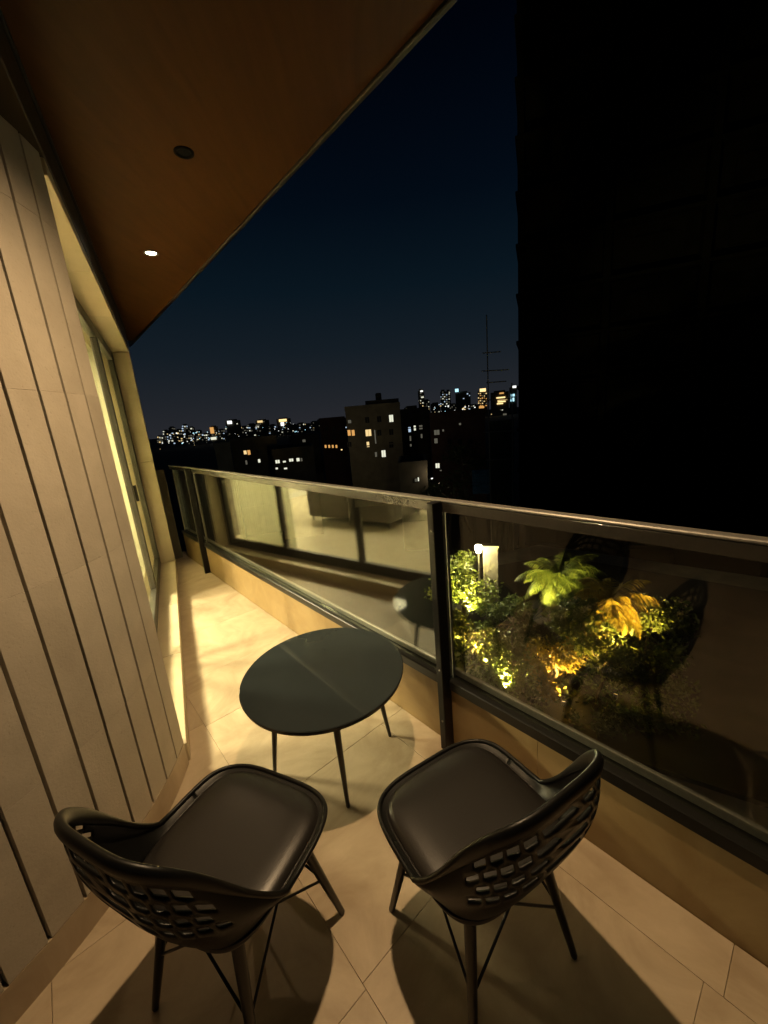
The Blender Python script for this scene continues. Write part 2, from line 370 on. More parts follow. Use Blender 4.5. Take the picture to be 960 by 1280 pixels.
# skirting blocks flush under the grooves
sk = [R(11.6)] + [R(11.6 - 22.5 * k + (5 if k else 0)) for k in range(1, 6)]
for a1, a0 in zip(sk, sk[1:]):
    b = MB(); q = 6
    po = [CEN + Vector((math.cos(a0 + .0006 + (a1 - a0 - .0012) * i / q), math.sin(a0 + .0006 + (a1 - a0 - .0012) * i / q), 0)) for i in range(q + 1)]
    P1 = [CEN + (p - CEN) * (RAD + .0015) for p in po]; P0 = [CEN + (p - CEN) * (RAD - .03) for p in po]
    b.prism([(p.x, p.y) for p in P1] + [(p.x, p.y) for p in P0[::-1]], -.008, .116); b.build('skirting', M['tile'], wall)

# ---- window wall: sill, jambs, lintel lining, window
LF, LW, S0, S1 = -.187, -.360, 1.852, 5.00
H0, H1 = .098, 2.40
rev = thing('window_surround', tuple(at(WALL, -.3, 3.4, 0)), 'cream stone surround of the wide window recess with sill and far jamb', 'window surround')
ss = [S0, 2.75, 3.65, 4.5, S1 + .07]
for s0, s1 in zip(ss, ss[1:]):
    b = MB(); b.box(WALL, -.52, LF, s0 + .0007, s1 - .0007, -.05, H0, ch=.003); b.build('sill', M['reveal'], rev)
    b = MB(); b.box(WALL, -.50, LF - .002, s0 + .0007, s1 - .0007, H1 - .022, H1 + .03, ch=.002); b.build('lintel_lining', M['reveal'], rev)
for z0, z1 in ((H0 + .001, 1.25), (1.252, H1 - .024)):
    b = MB(); b.box(WALL, -.46, LF, S1, S1 + .07, z0, z1, ch=.003); b.build('jamb', M['reveal'], rev)
b = MB(); b.box(WALL, -.52, LF - .05, S0 - .060, S0 - .016, H0 + .001, H1 - .024, ch=.002); b.build('jamb', M['reveal'], rev)
b = MB(); b.box(WALL, -.46, LF - .003, S1 + .071, S1 + .16, -.2, 2.66, ch=.004)
o = b.build('end_pier', M['reveal']); tag(o, 'slim cream stone pier ending the facade beyond the window', 'pier')

win = thing('balcony_window', tuple(at(WALL, LW, 3.4, H0)), 'wide dark framed three pane window lit from inside above the cream sill', 'window')
fz0, fz1 = H0 + .001, H1 - .023
fa0, fa1 = LW - .025, LW + .025
def fbox(name, s0, s1, z0, z1, m=M['frame_metal'], a0=fa0, a1=fa1, par=win, ch=.003):
    b = MB(); b.box(WALL, a0, a1, s0, s1, z0, z1, ch=ch); return b.build(name, m, par)
fbox('frame_bottom', S0 + .001, S1 - .001, fz0, fz0 + .095)
fbox('frame_head', S0 + .001, S1 - .001, fz1 - .09, fz1)
fbox('frame_stile', S0 + .001, S0 + .09, fz0 + .096, fz1 - .091)
fbox('frame_stile', S1 - .09, S1 - .001, fz0 + .096, fz1 - .091)
mul = [2.83, 3.915]
for s in mul: fbox('mullion', s - .033, s + .033, fz0 + .096, fz1 - .091, a1=fa1 - .004)
for s0, s1 in zip([S0 + .09] + [s + .033 for s in mul], [s - .033 for s in mul] + [S1 - .09]):
    fbox('pane', s0 + .001, s1 - .001, fz0 + .097, fz1 - .092, M['win_glass'], LW - .005, LW + .005, ch=0)
fbox('window_handle', 3.940, 3.946, .98, 1.12, M['black_metal'], LW + .022, LW + .045)

# ---- beam over the window, soffit over the curved wall, ceiling
b = MB(); b.box(WALL, -.50, LF + .002, -3.0, S1 + .16, 2.432, 2.66, ch=.004); tag(b.build('ceiling_beam', M['beam']), kind='structure')
b = MB(); b.box(WALL, -2.6, -.503, -3.0, S0 - .03, 2.434, 2.66); tag(b.build('wall_soffit', M['beam']), kind='structure')
b = MB(); b.box(WALL, -.20, LF + .012, -3.0, S1 + .16, 2.600, 2.622, ch=.003); tag(b.build('ceiling_trim', M['fascia']), kind='structure')
ceil = bpy.data.objects.new('ceiling', None); C.objects.link(ceil); tag(ceil, kind='structure')
CZ, CE = 2.625, 1.135
def wall_d(t):   # d of the beam face at t
    # at: lat = LF  -> d*N1.N2 + t*V1.N2 = LF
    return (LF - t * V1.dot(N2)) / N1.dot(N2)
cb = [-3.0, -1.75, -.5, .75, 2.0, 3.25, 4.5, 5.6]
for t0, t1 in zip(cb, cb[1:]):
    q = [(wall_d(t0) - .1, t0), (CE, t0), (CE, t1), (wall_d(t1) - .1, t1)]
    if q[3][0] > CE: q = q[:3]
    sh = .0002
    pts = []
    for (d, t) in q:
        t = t + sh if t == t0 else t - sh
        p = N1 * d + V1 * t; pts.append((p.x, p.y))
    b = MB(); b.prism(pts, CZ, CZ + .04); b.build('ceiling_panel', M['ceiling_wood'], ceil)
b = MB(); b.box(RAIL, -3.2, CE - .01, -3.2, 5.9, CZ + .042, 2.95); tag(b.build('roof_slab', M['concrete']), kind='structure')
b = MB(); b.box(RAIL, CE, CE + .022, -3.2, 5.9, CZ - .014, 2.95, ch=.004); b.box(RAIL, CE + .0225, CE + .05, -3.2, 5.9, CZ + .02, 2.95, ch=.004)
tag(b.build('roof_edge_trim', M['fascia']), kind='structure')

# ---- downlights
def downlight(x, y, label, lit, power=0, cone=150):
    t = thing('downlight', (x, y, CZ), label, 'downlight')
    b = MB(); r = .033 if lit else .027
    b.lathe((x, y, CZ), [(r + .012, 0), (r + .012, -.004), (r + .004, -.006), (r - .002, -.003), (r - .004, .0)], 40); b.build('trim_ring', M['dark_void'] if not lit else M['frame_metal'], t, smooth=True)
    b = MB()
    b.lathe((x, y, CZ), [(0, -.0015), (r - .003, -.0015), (r - .003, .0), (0, .0)], 32); b.build('lens', M['lamp_disc'] if lit else M['dark_void'], t)
    if lit:
        ld = bpy.data.lights.new('lamp_light', 'SPOT'); ld.energy = power; ld.color = (1.0, .68, .36); ld.spot_size = R(cone); ld.spot_blend = .9; ld.shadow_soft_size = .022
        l = bpy.data.objects.new('lamp_light', ld); C.objects.link(l); l.parent = t; l.location = (0, 0, -.03)
    return t
downlight(-1.315, 2.80, 'small lit ceiling downlight near the far end of the wooden soffit', True, 24, 110)
downlight(-.69, 1.925, 'dark unlit round ceiling fitting between the lit lamp and the near ceiling', False)
downlight(-.10, 1.17, 'lit ceiling downlight straight above the chairs and table', True, 132, 150)

# ---- glass railing
RT = 1.165
rail = thing('glass_railing', tuple(at(RAIL, 1.18, 1.02, .3)), 'dark metal railing with large clear glass panes on the stone kerb', 'railing')
b = MB(); b.box(RAIL, 1.156, 1.194, -2.6, 5.3, RT - .010, RT, ch=.003); b.build('handrail', M['rail_metal'], rail)
b = MB(); b.box(RAIL, 1.158, 1.1925, -2.6, 5.3, RT - .052, RT - .0105, ch=.003); b.build('rail_fascia', M['rail_gloss'], rail)
b = MB(); b.box(RAIL, 1.141, 1.170, -2.6, 5.3, .301, .350, ch=.004); b.build('bottom_rail', M['black_metal'], rail)
b = MB(); b.box(RAIL, 1.1705, 1.215, -2.6, 5.3, .301, .338, ch=.002); b.build('glazing_channel', M['black_metal'], rail)
b = MB(); b.box(RAIL, 1.200, 1.215, -2.6, 5.3, .339, .374, ch=.003); b.build('outer_bead', M['rail_metal'], rail)
for t in (1.02, 4.42):
    b = MB(); b.box(RAIL, 1.098, 1.154, t - .017, t + .017, .001, RT - .004, ch=.003); p = b.build('post', M['black_metal'], rail)
    for z in (.16, .42, 1.05):
        c = MB(); f = (at(RAIL, 1.098, t - .004, z), N1, V1)
        c.box(f, -.004, .002, -.004, .004, -.004, .004, ch=.0015); c.build('screw', M['rail_metal'], p)
for t0, t1 in ((-2.6, 1.008), (1.032, 4.408), (4.432, 5.28)):
    b = MB(); b.box(RAIL, 1.1795, 1.1905, t0, t1, .339, RT - .0525); b.build('glass_pane', M['rail_glass'], rail)
    for te in (t0 - .003, t1 + .003):
        b = MB(); b.box(RAIL, 1.178, 1.192, te - .0025, te + .0025, .340, RT - .053); b.build('pane_edge_strip', M['rail_metal'], rail)

# ---- the lit room behind the window
RS0, RS1, RL0 = 1.95, 6.6, -4.6
b = MB(); b.box(WALL, RL0, -.5205, RS0 - .1, RS1, -.15, .100); tag(b.build('room_floor', M['room_floor']), kind='structure')
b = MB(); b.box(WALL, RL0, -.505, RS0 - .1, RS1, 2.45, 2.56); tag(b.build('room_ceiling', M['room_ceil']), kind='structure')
b = MB(); b.box(WALL, RL0 - .12, RL0 - .002, RS0 - .1, RS1, .101, 2.449); tag(b.build('room_back_wall', M['room_wall']), kind='structure')
b = MB(); b.box(WALL, RL0, -.45, RS1 + .002, RS1 + .12, .101, 2.449); b.box(WALL, -.46, -.38, S1 + .162, RS1, -.15, 2.6); tag(b.build('room_far_wall', M['room_wall']), kind='structure')
b = MB(); b.box(WALL, RL0, -.56, RS0 - .22, RS0 - .102, .101, 2.449); tag(b.build('room_near_wall', M['room_wall']), kind='structure')
b = MB(); b.box(WALL, RL0, -.62, RS1 - .016, RS1, .1015, .20, ch=.002); tag(b.build('room_skirting', M['white_paint']), kind='structure')
# sheer curtain behind the far pane
b = MB(); n = 90; rows = []
for i in range(n + 1):
    s = 3.90 + (4.99 - 3.90) * i / n; a = -.50 + .016 * math.sin(i * .75) + .006 * math.sin(i * 2.1)
    rows.append((a, s))
for (a0, s0), (a1, s1) in zip(rows, rows[1:]):
    b.quad(at(WALL, a0, s0, .105), at(WALL, a1, s1, .105), at(WALL, a1, s1, 2.44), at(WALL, a0, s0, 2.44))
o = b.build('sheer_curtain', M['sheer'], smooth='all', fix=False)
so = o.modifiers.new('thick', 'SOLIDIFY'); so.thickness = .002
tag(o, 'white sheer curtain hanging behind the far window pane', 'curtain')
# sofa seen in the reflection
def sofa(lat, s0, s1, label, depth=.85, h=.56):
    t = thing('sofa', tuple(at(WALL, lat, (s0 + s1) / 2, .101)), label, 'sofa')
    z = .101
    b = MB(); b.box(WALL, lat - .12, lat, s0, s1, z + .07, z + h, ch=.03); b.build('backrest', M['sofa'], t)
    b = MB(); b.box(WALL, lat - depth, lat - .121, s0 + .17, s1 - .17, z + .07, z + .36, ch=.03); b.build('seat', M['sofa'], t)
    for q in (s0, s1 - .168):
        b = MB(); b.box(WALL, lat - depth, lat - .122, q, q + .168, z + .07, z + .50, ch=.03); b.build('armrest', M['sofa'], t)
    for a in (lat - .05, lat - depth + .06):
        for q in (s0 + .06, s1 - .06):
            b = MB(); b.tube([at(WALL, a, q, z + .0005), at(WALL, a, q, z + .075)], [.014, .02], 10); b.build('leg', M['leg_metal'], t)
    return t
sofa(-1.58, 3.35, 4.85, 'brown grey sofa with its back to the middle window pane')
sofa(-2.75, 2.3, 3.3, 'second grey sofa deeper in the room behind the near window pane')
for (la, sa, lab) in ((-2.4, 4.05, 'round glowing ceiling lamp in the middle of the lit room'), (-2.15, 5.3, 'added round ceiling lamp at the far end of the lit room, softening the window shadows'),
                      (-2.75, 3.0, 'added round ceiling lamp over the second sofa in the lit room, softening the window shadows')):  # far-end and second-sofa lamps are added to soften the frame's shadow bars
    c0 = at(WALL, la, sa, 2.449)
    tl = thing('ceiling_lamp', tuple(c0), lab, 'lamp', 'ceiling lamps in the lit room')
    b = MB(); b.lathe(c0, [(.25, 0), (.25, -.03), (.235, -.04)], 32); b.build('lamp_ring', M['white_paint'], tl, smooth=True)
    b = MB(); b.lathe(c0, [(.234, -.036), (.12, -.050), (0, -.054)], 32); b.build('lamp_shade', M['room_lamp'], tl, smooth='all')
    ld = bpy.data.lights.new('room_light', 'AREA'); ld.shape = 'DISK'; ld.size = .48; ld.energy = 340; ld.color = (1.0, .83, .50)
    l = bpy.data.objects.new('room_light', ld); C.objects.link(l); l.parent = tl; l.location = (0, 0, -.07)

# ================================================================== FURNITURE
# ---- round table
tb = thing('coffee_table', (-.326, 1.517, 0), 'round black glass topped coffee table on four slim dark legs', 'table', rz=R(17))
TR, TH = .352, .452
b = MB(); b.lathe((0, 0, 0), [(0, TH - .010), (TR - .004, TH - .010), (TR, TH - .007), (TR, TH - .003), (TR - .003, TH), (0, TH)], 96); o = b.build('glass_top', M['table_glass'], tb, smooth=True, local=True)
b = MB(); b.lathe((0, 0, 0), [(0, TH - .028), (TR - .016, TH - .028), (TR - .006, TH - .022), (TR - .006, TH - .0105), (0, TH - .0105)], 96); b.build('table_rim', M['table_edge'], tb, smooth=True, local=True)
fr = .272; tr = .215
for k in range(4):
    a = R(17 - 17) + k * math.pi / 2 + R(0)
    a = k * math.pi / 2
    ca, sa = math.cos(a), math.sin(a)
    b = MB(); b.tube([(fr * ca, fr * sa, .0), (fr * ca, fr * sa, .004), (tr * ca, tr * sa, TH - .028)], [.0065, .008, .0165], 14); b.build('leg', M['leg_metal'], tb, smooth=True, local=True)
    b = MB(); zz = .33; q = tr + (fr - tr) * (1 - zz / (TH - .028))
    for s in (-1, 1):
        b.tube([(q * ca, q * sa, zz), (.12 * ca - s * .085 * sa, .12 * sa + s * .085 * ca, TH - .027)], .0042, 8)
    b.build('brace', M['leg_metal'], tb, smooth=True, local=True)

# ---- chairs: local frame x = sitter's side, y = back direction (away from what it faces), z up
def smooth_path(P, sub=6, closed=False):
    out = []; n = len(P)
    for i in range(n if closed else n - 1):
        p0 = Vector(P[i - 1] if (i or closed) else P[i]); p1 = Vector(P[i]); p2 = Vector(P[(i + 1) % n]); p3 = Vector(P[(i + 2) % n] if (closed or i + 2 < n) else P[(i + 1) % n])
        for k in range(sub):
            t = k / sub
            out.append(.5 * ((2 * p1) + (p2 - p0) * t + (2 * p0 - 5 * p1 + 4 * p2 - p3) * t * t + (3 * p1 - p0 - 3 * p2 + p3) * t ** 3))
    if not closed: out.append(Vector(P[-1]))
    return out
SEATZ = .430
def ss_(t): t = max(0, min(1, t)); return t * t * (3 - 2 * t)
def shell_pt(th, k):
    """th: angle round the shell (0 = back centre, +-pi = front centre); k: 0 seat centre -> 1 rim"""
    # rim outline in plan: rounded square
    c, s_ = math.cos(th), math.sin(th)
    e = .52
    hx, hyb, hyf = .222, .235, .215
    x = hx * math.copysign(abs(s_) ** e, s_); y = (hyb if c > 0 else hyf) * math.copysign(abs(c) ** e, c)
    # height of rim
    yb = y / hyb if y > 0 else 0.0
    rise = max(0.0, min(1.0, (y - .035) / .20)); rise = .45 * rise + .55 * ss_(rise)
    zr = SEATZ + .012 + .325 * rise
    if y < -.12: zr -= .012 * ss_((-.12 - y) / .095)
    wid = 1 - .15 * rise                       # back is a little narrower at its top
    xr = x * wid; yr = y + .038 * rise
    # pan inside
    inner = .80
    if k <= inner:
        q = k / inner
        px, py = x * .86 * q, (y * .86 if y < 0 else y * .80) * q
        return Vector((px, py - .004, SEATZ - .018 + .012 * q ** 3))
    q = (k - inner) / (1 - inner)
    p0 = Vector((x * .86, (y * .86 if y < 0 else y * .80) - .004, SEATZ - .006))
    p1 = Vector((xr, yr, zr))
    bulge = math.sin(q * math.pi) * (.012 + .020 * rise)
    d = Vector((xr, yr, 0)).normalized() if (abs(xr) + abs(yr)) > 1e-6 else Vector((0, 0, 0))
    return p0 + (p1 - p0) * q + d * bulge
NTH = 96
def make_chair(name, loc, rz, label):
    t = thing(name, loc, label, 'chair', 'black chairs facing the round table', rz=rz)
    # moulded shell: seat pan and low front edge; the back is a part of its own, pierced by staggered slots
    NB = 240; rows = [.800, .822, .845, .868, .886, .900]
    slots = []
    k = .900
    for q in range(4):
        slots.append((k, k + .0130)); k += .0130; rows.append(k); k += .0105; rows.append(k)
    rows += [.9970]
    KS = [0, .3, .55, .72] + rows
    def vp(th, k):
        a = ((th + math.pi) % (2 * math.pi)) - math.pi
        sh = 2.6 * (k - .945) * max(0, 1 - (abs(a) / 1.5) ** 2) if k > .87 else 0
        return shell_pt(a + sh * ss_((k - .87) / .03), k)
    for nm, want in (('seat_shell', False), ('backrest', True)):
        vs = []; F = []
        for k in KS:
            for i in range(NB): vs.append(vp(2 * math.pi * i / NB, k))
        for r in range(len(KS) - 1):
            hole = None
            for q, (a0, a1) in enumerate(slots):
                if abs(KS[r] - a0) < 1e-6: hole = q
            for i in range(NB):
                a = i if i < NB / 2 else i - NB
                back = KS[r] >= .7999 and -64 <= a < 64
                if back != want: continue
                if hole is not None and -40 <= a < 40 - (hole % 2) * 4:
                    if (a + 40 - (hole % 2) * 4) % 8 < 6 and a >= -40 + (hole % 2) * 4: continue
                j = (i + 1) % NB; F.append((r * NB + i, r * NB + j, (r + 1) * NB + j, (r + 1) * NB + i))
        used = sorted({v for f in F for v in f}); mp = {v: n for n, v in enumerate(used)}
        b = MB(); b.add([vs[v] for v in used], [tuple(mp[v] for v in f) for f in F]); sh = b.build(nm, M['plastic'], t, smooth='all', local=True)
        m = sh.modifiers.new('thick', 'SOLIDIFY'); m.thickness = .006; m.offset = 0
    # rolled rim all the way round, broader along the top of the back
    pts = []; rad = []
    for i in range(NTH * 2):
        th = 2 * math.pi * i / (NTH * 2); p = shell_pt(th, 1.0); pts.append(p)
        rad.append(.0065 + .0125 * ss_((p.z - SEATZ - .10) / .2))
    b = MB(); b.rim(pts, rad, 12); b.build('rim', M['plastic'], t, smooth='all', local=True)
    # padded seat cushion
    vs = []; F = []; N2_ = 80
    prof = [(0, .020), (.35, .0195), (.6, .0185), (.78, .016), (.88, .011), (.95, .003), (.975, -.006), (.965, -.014)]
    vs.append(Vector((0, -.01, SEATZ + prof[0][1])))
    for (q, h) in prof[1:]:
        for i in range(N2_):
            th = 2 * math.pi * i / N2_; c, s_ = math.cos(th), math.sin(th); e = .50
            x = .206 * math.copysign(abs(s_) ** e, s_) * q; y = .203 * math.copysign(abs(c) ** e, c) * q - .008
            dip = -.005 * math.exp(-((x / .12) ** 2 + ((y - .02) / .12) ** 2)) - .006 * ss_((-y - .13) / .07)
            vs.append(Vector((x, y, SEATZ + h + dip)))
    vs[0] = Vector((0, -.01, SEATZ + .0153))
    for i in range(N2_): F.append((0, 1 + i, 1 + (i + 1) % N2_))
    for r in range(len(prof) - 2):
        for i in range(N2_):
            j = (i + 1) % N2_; F.append((1 + r * N2_ + i, 1 + (r + 1) * N2_ + i, 1 + (r + 1) * N2_ + j, 1 + r * N2_ + j))
    b = MB(); b.add(vs, F); b.build('seat_cushion', M['leather'], t, smooth='all', local=True)
    b = MB(); b.tube([Vector((.2005 * math.copysign(abs(math.sin(a)) ** .5, math.sin(a)), .1925 * math.copysign(abs(math.cos(a)) ** .5, math.cos(a)) - .010, SEATZ - .002 - .006 * ss_((-.1925 * math.copysign(abs(math.cos(a)) ** .5, math.cos(a)) - .12) / .07))) for a in [2 * math.pi * (i + .5) / 120 for i in range(120)]], .0032, 8, closed=True)
    b.build('piping', M['leather'], t, smooth='all', local=True)
    # legs, under-seat mounts and wire braces
    hub = SEATZ - .030
    top = {}
    for sx in (-1, 1):
        for sy in (-1, 1):
            f = Vector((.185 * sx, .185 * sy, 0)); h = Vector((.118 * sx, .112 * sy, hub)); top[sx, sy] = (f, h)
            b = MB(); b.tube([f, f + Z * .004, f + (h - f) * .35, h], [.0080, .0092, .0120, .0160], 14); b.build('leg', M['leg_metal'], t, smooth=True, local=True)
    b = MB(); b.box((O0, Vector((1, 0, 0)), Vector((0, 1, 0))), -.125, .125, -.12, -.10, hub - .004, hub + .008, ch=.003); b.box((O0, Vector((1, 0, 0)), Vector((0, 1, 0))), -.125, .125, .10, .12, hub - .004, hub + .008, ch=.003)
    b.build('mount_bar', M['leg_metal'], t, local=True)
    prs = [((-1, -1), (1, -1)), ((-1, 1), (1, 1)), ((-1, -1), (-1, 1)), ((1, -1), (1, 1))]
    for a, c in prs:
        for (p, q) in ((a, c), (c, a)):
            f, h = top[p]; lo = f + (h - f) * .42; hi = top[q][1] + Z * -.012
            b = MB(); b.tube([lo, hi], .0038, 8); b.build('brace', M['leg_metal'], t, smooth=True, local=True)
    return t
def facing(dx, dy): return math.atan2(dx, -dy) * 1.0   # local -y points along (dx,dy)
def rz_for(fx, fy): return math.atan2(fx, -fy)          # rotate so that (0,-1) -> (fx,fy)
make_chair('chair', (.168, .835, 0), rz_for(-.49, .872), 'black lattice back chair with dark seat pad nearest the glass railing')
make_chair('chair', (-.488, .822, 0), rz_for(.43, .903), 'black lattice back chair with dark seat pad beside the grooved stone wall')
# ================================================================== CITY AND GARDEN BELOW
GZ = -14.0
def sight(px, py):
    """bearing and elevation of a direction measured in the photograph"""
    v = _f * FPX + CR * (px - 480) - CU * (py - 640); v.normalize()
    return math.atan2(v.x, v.y), math.asin(v.z)
def spot(px, py, dist):
    b, e = sight(px, py); return Vector((math.sin(b) * dist, math.cos(b) * dist, EYE + dist * math.tan(e)))
g = MB(); n = 48; ring = [Vector((6000 * math.cos(2 * math.pi * i / n), 6000 * math.sin(2 * math.pi * i / n), GZ)) for i in range(n)]
g.add([Vector((0, 0, GZ))] + ring, [(0, 1 + i, 1 + (i + 1) % n) for i in range(n)]); tag(g.build('ground', M['ground']), kind='structure')
# our own building below the balcony
b = MB(); b.box(WALL, -9, -.30, -6, 5.2, GZ + .004, -.31); tag(b.build('building_below', M['dark_wall']), kind='structure')

def block(name, label, x0, x1, ytop, dist, depth, mat, group=None, steps=(), cat='building', floors=True):
    """a block facing us; returns (thing, put) where put(px,py) gives local x,z on its facade"""
    xm = (x0 + x1) / 2; yb, _ = sight(xm, 530)
    T = thing(name, (math.sin(yb) * dist, math.cos(yb) * dist, GZ), label, cat, group, rz=-yb)
    def lx(px, py):
        bb, e = sight(px, py); x = dist * math.tan(bb - yb); z = EYE + math.hypot(dist, x) * math.tan(e) - GZ; return x, z
    X0, _ = lx(x0, ytop); X1, _ = lx(x1, ytop); _, H = lx(xm, ytop)
    fr = (O0, Vector((1, 0, 0)), Vector((0, 1, 0)))
    b = MB(); b.box(fr, X0, X1, 0, depth, .004, H); b.build('wall', mat, T, local=True)
    b = MB(); w = .18
    for q in ((X0 - .05, X1 + .05, -.06, w), (X0 - .05, X1 + .05, depth - w, depth + .05), (X0 - .05, X0 + w, w + .001, depth - w - .001), (X1 - w, X1 + .05, w + .001, depth - w - .001)):
        b.box(fr, *q, H + .002, H + .75)
    b.build('roof_parapet', mat, T, local=True)
    if floors:
        for k in range(1, int(H / 3.1)):
            b = MB(); b.box(fr, X0 - .04, X1 + .04, -.10, -.003, H - 3.1 * k - .12, H - 3.1 * k + .06); b.build('floor_band', mat, T, local=True)
    def window(px, py, wpx, hpx, glow, frame=True):
        x, z = lx(px, py); sc = dist / (FPX * 1.03); w = wpx * sc / 2; h = hpx * sc / 2
        b = MB(); t = .05
        if frame:
            b.box(fr, x - w - t, x - w, -.11, -.002, z - h - t, z + h + t); b.box(fr, x + w, x + w + t, -.11, -.002, z - h - t, z + h + t)
            b.box(fr, x - w, x + w, -.11, -.002, z + h, z + h + t); b.box(fr, x - w, x + w, -.13, -.002, z - h - t, z - h)
            f = b.build('window', M['frame_metal'], T, local=True)
            b = MB(); 
            nb = 2 if wpx > 4 else 1
            for i in range(nb):
                xa = x - w + 2 * w * i / nb; xb = x - w + 2 * w * (i + 1) / nb
                b.box(fr, xa + (.025 if i else .002), xb - (.025 if i < nb - 1 else .002), -.05, -.004, z - h + .002, z + h - .002)
            b.build('pane', glow, f, local=True)
        else:
            b.box(fr, x - w, x + w, -.06, -.004, z - h, z + h); b.build('window', glow, T, local=True)
    def upper(px0, px1, pyt, d0=.5, d1=None, nm='upper_storey', m=None):
        a, _ = lx(px0, pyt); c, h = lx(px1, pyt); _, h = lx((px0 + px1) / 2, pyt)
        b = MB(); b.box(fr, a, c, d0, d1 or depth - .5, H + .0, h); b.build(nm, m or mat, T, local=True)
    return T, window, upper, lx, (X0, X1, H, fr)

W = M
# the apartment block in the middle of the view
T, win_, up_, lx_, _ = block('apartment_block', 'pale olive apartment block with stepped roof and several lit windows above the railing', 431, 500, 511, 70, 12, M['olive_wall'])
up_(446, 500, 506, .3); up_(456, 499, 499, 1.4, nm='roof_house', m=M['dark_wall'])
a, h = lx_(474, 499)
b = MB(); b.lathe((a, 4.5, h - .02), [(0, 0), (.55, 0), (.55, 1.15), (.45, 1.3), (0, 1.35)], 16); b.build('water_tank', M['dark_wall'], T, local=True)
for q in (436.5, 441.5): win_(q, 541, 3.6, 7, M['w_orange'])
win_(460.5, 541, 7, 8, M['w_warm']); win_(489, 523, 5, 8.5, M['w_white']); win_(460, 555.5, 3.2, 6.5, M['w_warm'])
win_(479.5, 567, 5, 8.5, M['w_white']); win_(470, 568, 2.6, 6, M['w_dim']); win_(469, 546, 1.6, 17, M['w_dim']); win_(437, 527, 4, 4, M['w_dim'])
for (q, y) in ((459, 525), (474, 524), (437, 556), (489, 540), (489, 556), (474, 541)): win_(q, y, 4.5, 6.5, M['w_dark'])
# dark block to its right
T, win_, up_, lx_, _ = block('apartment_block', 'dark block with narrow bluish windows right behind the olive apartment block', 500, 536, 515, 82, 11, M['dark_wall'])
up_(508, 521, 507, .4, nm='stair_tower')
for (x, y, w, h, m) in ((512, 537, 3, 6, 'w_cool'), (518.5, 535, 2.4, 6, 'w_white'), (526, 534, 4, 5, 'w_dim'), (513, 548, 1.8, 6, 'w_dim'), (513.5, 556, 2, 4, 'w_dim'), (527, 545, 2, 5, 'w_dim')): win_(x, y, w, h, M[m])
T, win_, up_, lx_, _ = block('apartment_block', 'low reddish block with dim pinkish windows left of the scaffold', 537, 606, 519, 66, 12, M['red_wall'])
for (x, y, w, h, m) in ((546, 540.5, 6.5, 6, 'w_dim'), (554, 538, 2, 2.5, 'w_dim'), (545, 551, 4, 6, 'w_dim'), (547, 582, 5, 6, 'w_white'), (551, 588, 2.5, 1.5, 'w_dim'), (575, 530, 2.5, 2.5, 'w_dim')): win_(x, y, w, h, M[m])
for (x, y) in ((562, 552), (575, 552), (588, 552), (562, 566), (575, 566)): win_(x, y, 4.5, 6, M['w_dark'])
T, win_, up_, lx_, _ = block('house', 'small dark house with a white porch lamp low above the railing', 498, 534, 585, 44, 7, M['dark_wall'], cat='house')
for (x, y, w, h, m) in ((520, 600, 3, 4, 'w_dim'), (523, 599, 1.6, 5, 'w_white'), (540, 598, 3, 1.8, 'w_white')): 
    if x < 534: win_(x, y, w, h, M[m])
# left blocks
T, win_, up_, lx_, _ = block('apartment_block', 'dark brown block with a warm lit window pair nearest the left end of the railing', 288, 346, 553, 60, 10, M['dark_wall'])
for (x, y, w, h, m) in ((306.5, 565.5, 3.2, 4.5, 'w_warm'), (311.2, 565.5, 3.2, 5.5, 'w_orange'), (324, 576, 2.6, 4, 'w_white'), (308, 578, 2, 5, 'w_dim'), (323, 564, 3, 4, 'w_dark'), (335, 566, 3, 4, 'w_dark')): win_(x, y, w, h, M[m])
T, win_, up_, lx_, _ = block('apartment_block', 'plain olive gable end rising just beyond the railing on the left', 268, 288, 560, 58, 12, M['olive_wall'])
T, win_, up_, lx_, _ = block('apartment_block', 'low dark block with a row of white windows beside the brown block', 340, 392, 566, 55, 9, M['dark_wall'])
for (x, y, w, h, m) in ((347, 577, 5, 4, 'w_white'), (355.5, 577, 3.5, 2, 'w_white'), (364, 575, 5, 3.5, 'w_white'), (372.5, 574.5, 3.6, 4, 'w_white'), (376.8, 574.5, 2.2, 4, 'w_dim'), (346, 585.5, 2.6, 2.2, 'w_white'), (357, 585.5, 3.8, 2, 'w_white')): win_(x, y, w, h, M[m])
T, win_, up_, lx_, _ = block('apartment_block', 'reddish dark block with a row of small amber windows left of the olive block', 399, 431, 526, 88, 10, M['red_wall'])
for x in (407, 411.5, 416, 420.5): win_(x, 558, 2.2, 3.6, M['w_orange'])
for (x, y) in ((408, 536), (418, 536), (408, 546), (418, 546), (426, 541)): win_(x, y, 3.2, 4.5, M['w_dark'])
T, win_, up_, lx_, _ = block('house', 'low dark house with one pale window behind the left railing end', 362, 399, 548, 95, 9, M['dark_wall'], cat='house')
win_(380, 551, 3.6, 3, M['w_dim']); win_(369, 561, 1.6, 1.6, M['w_white'])

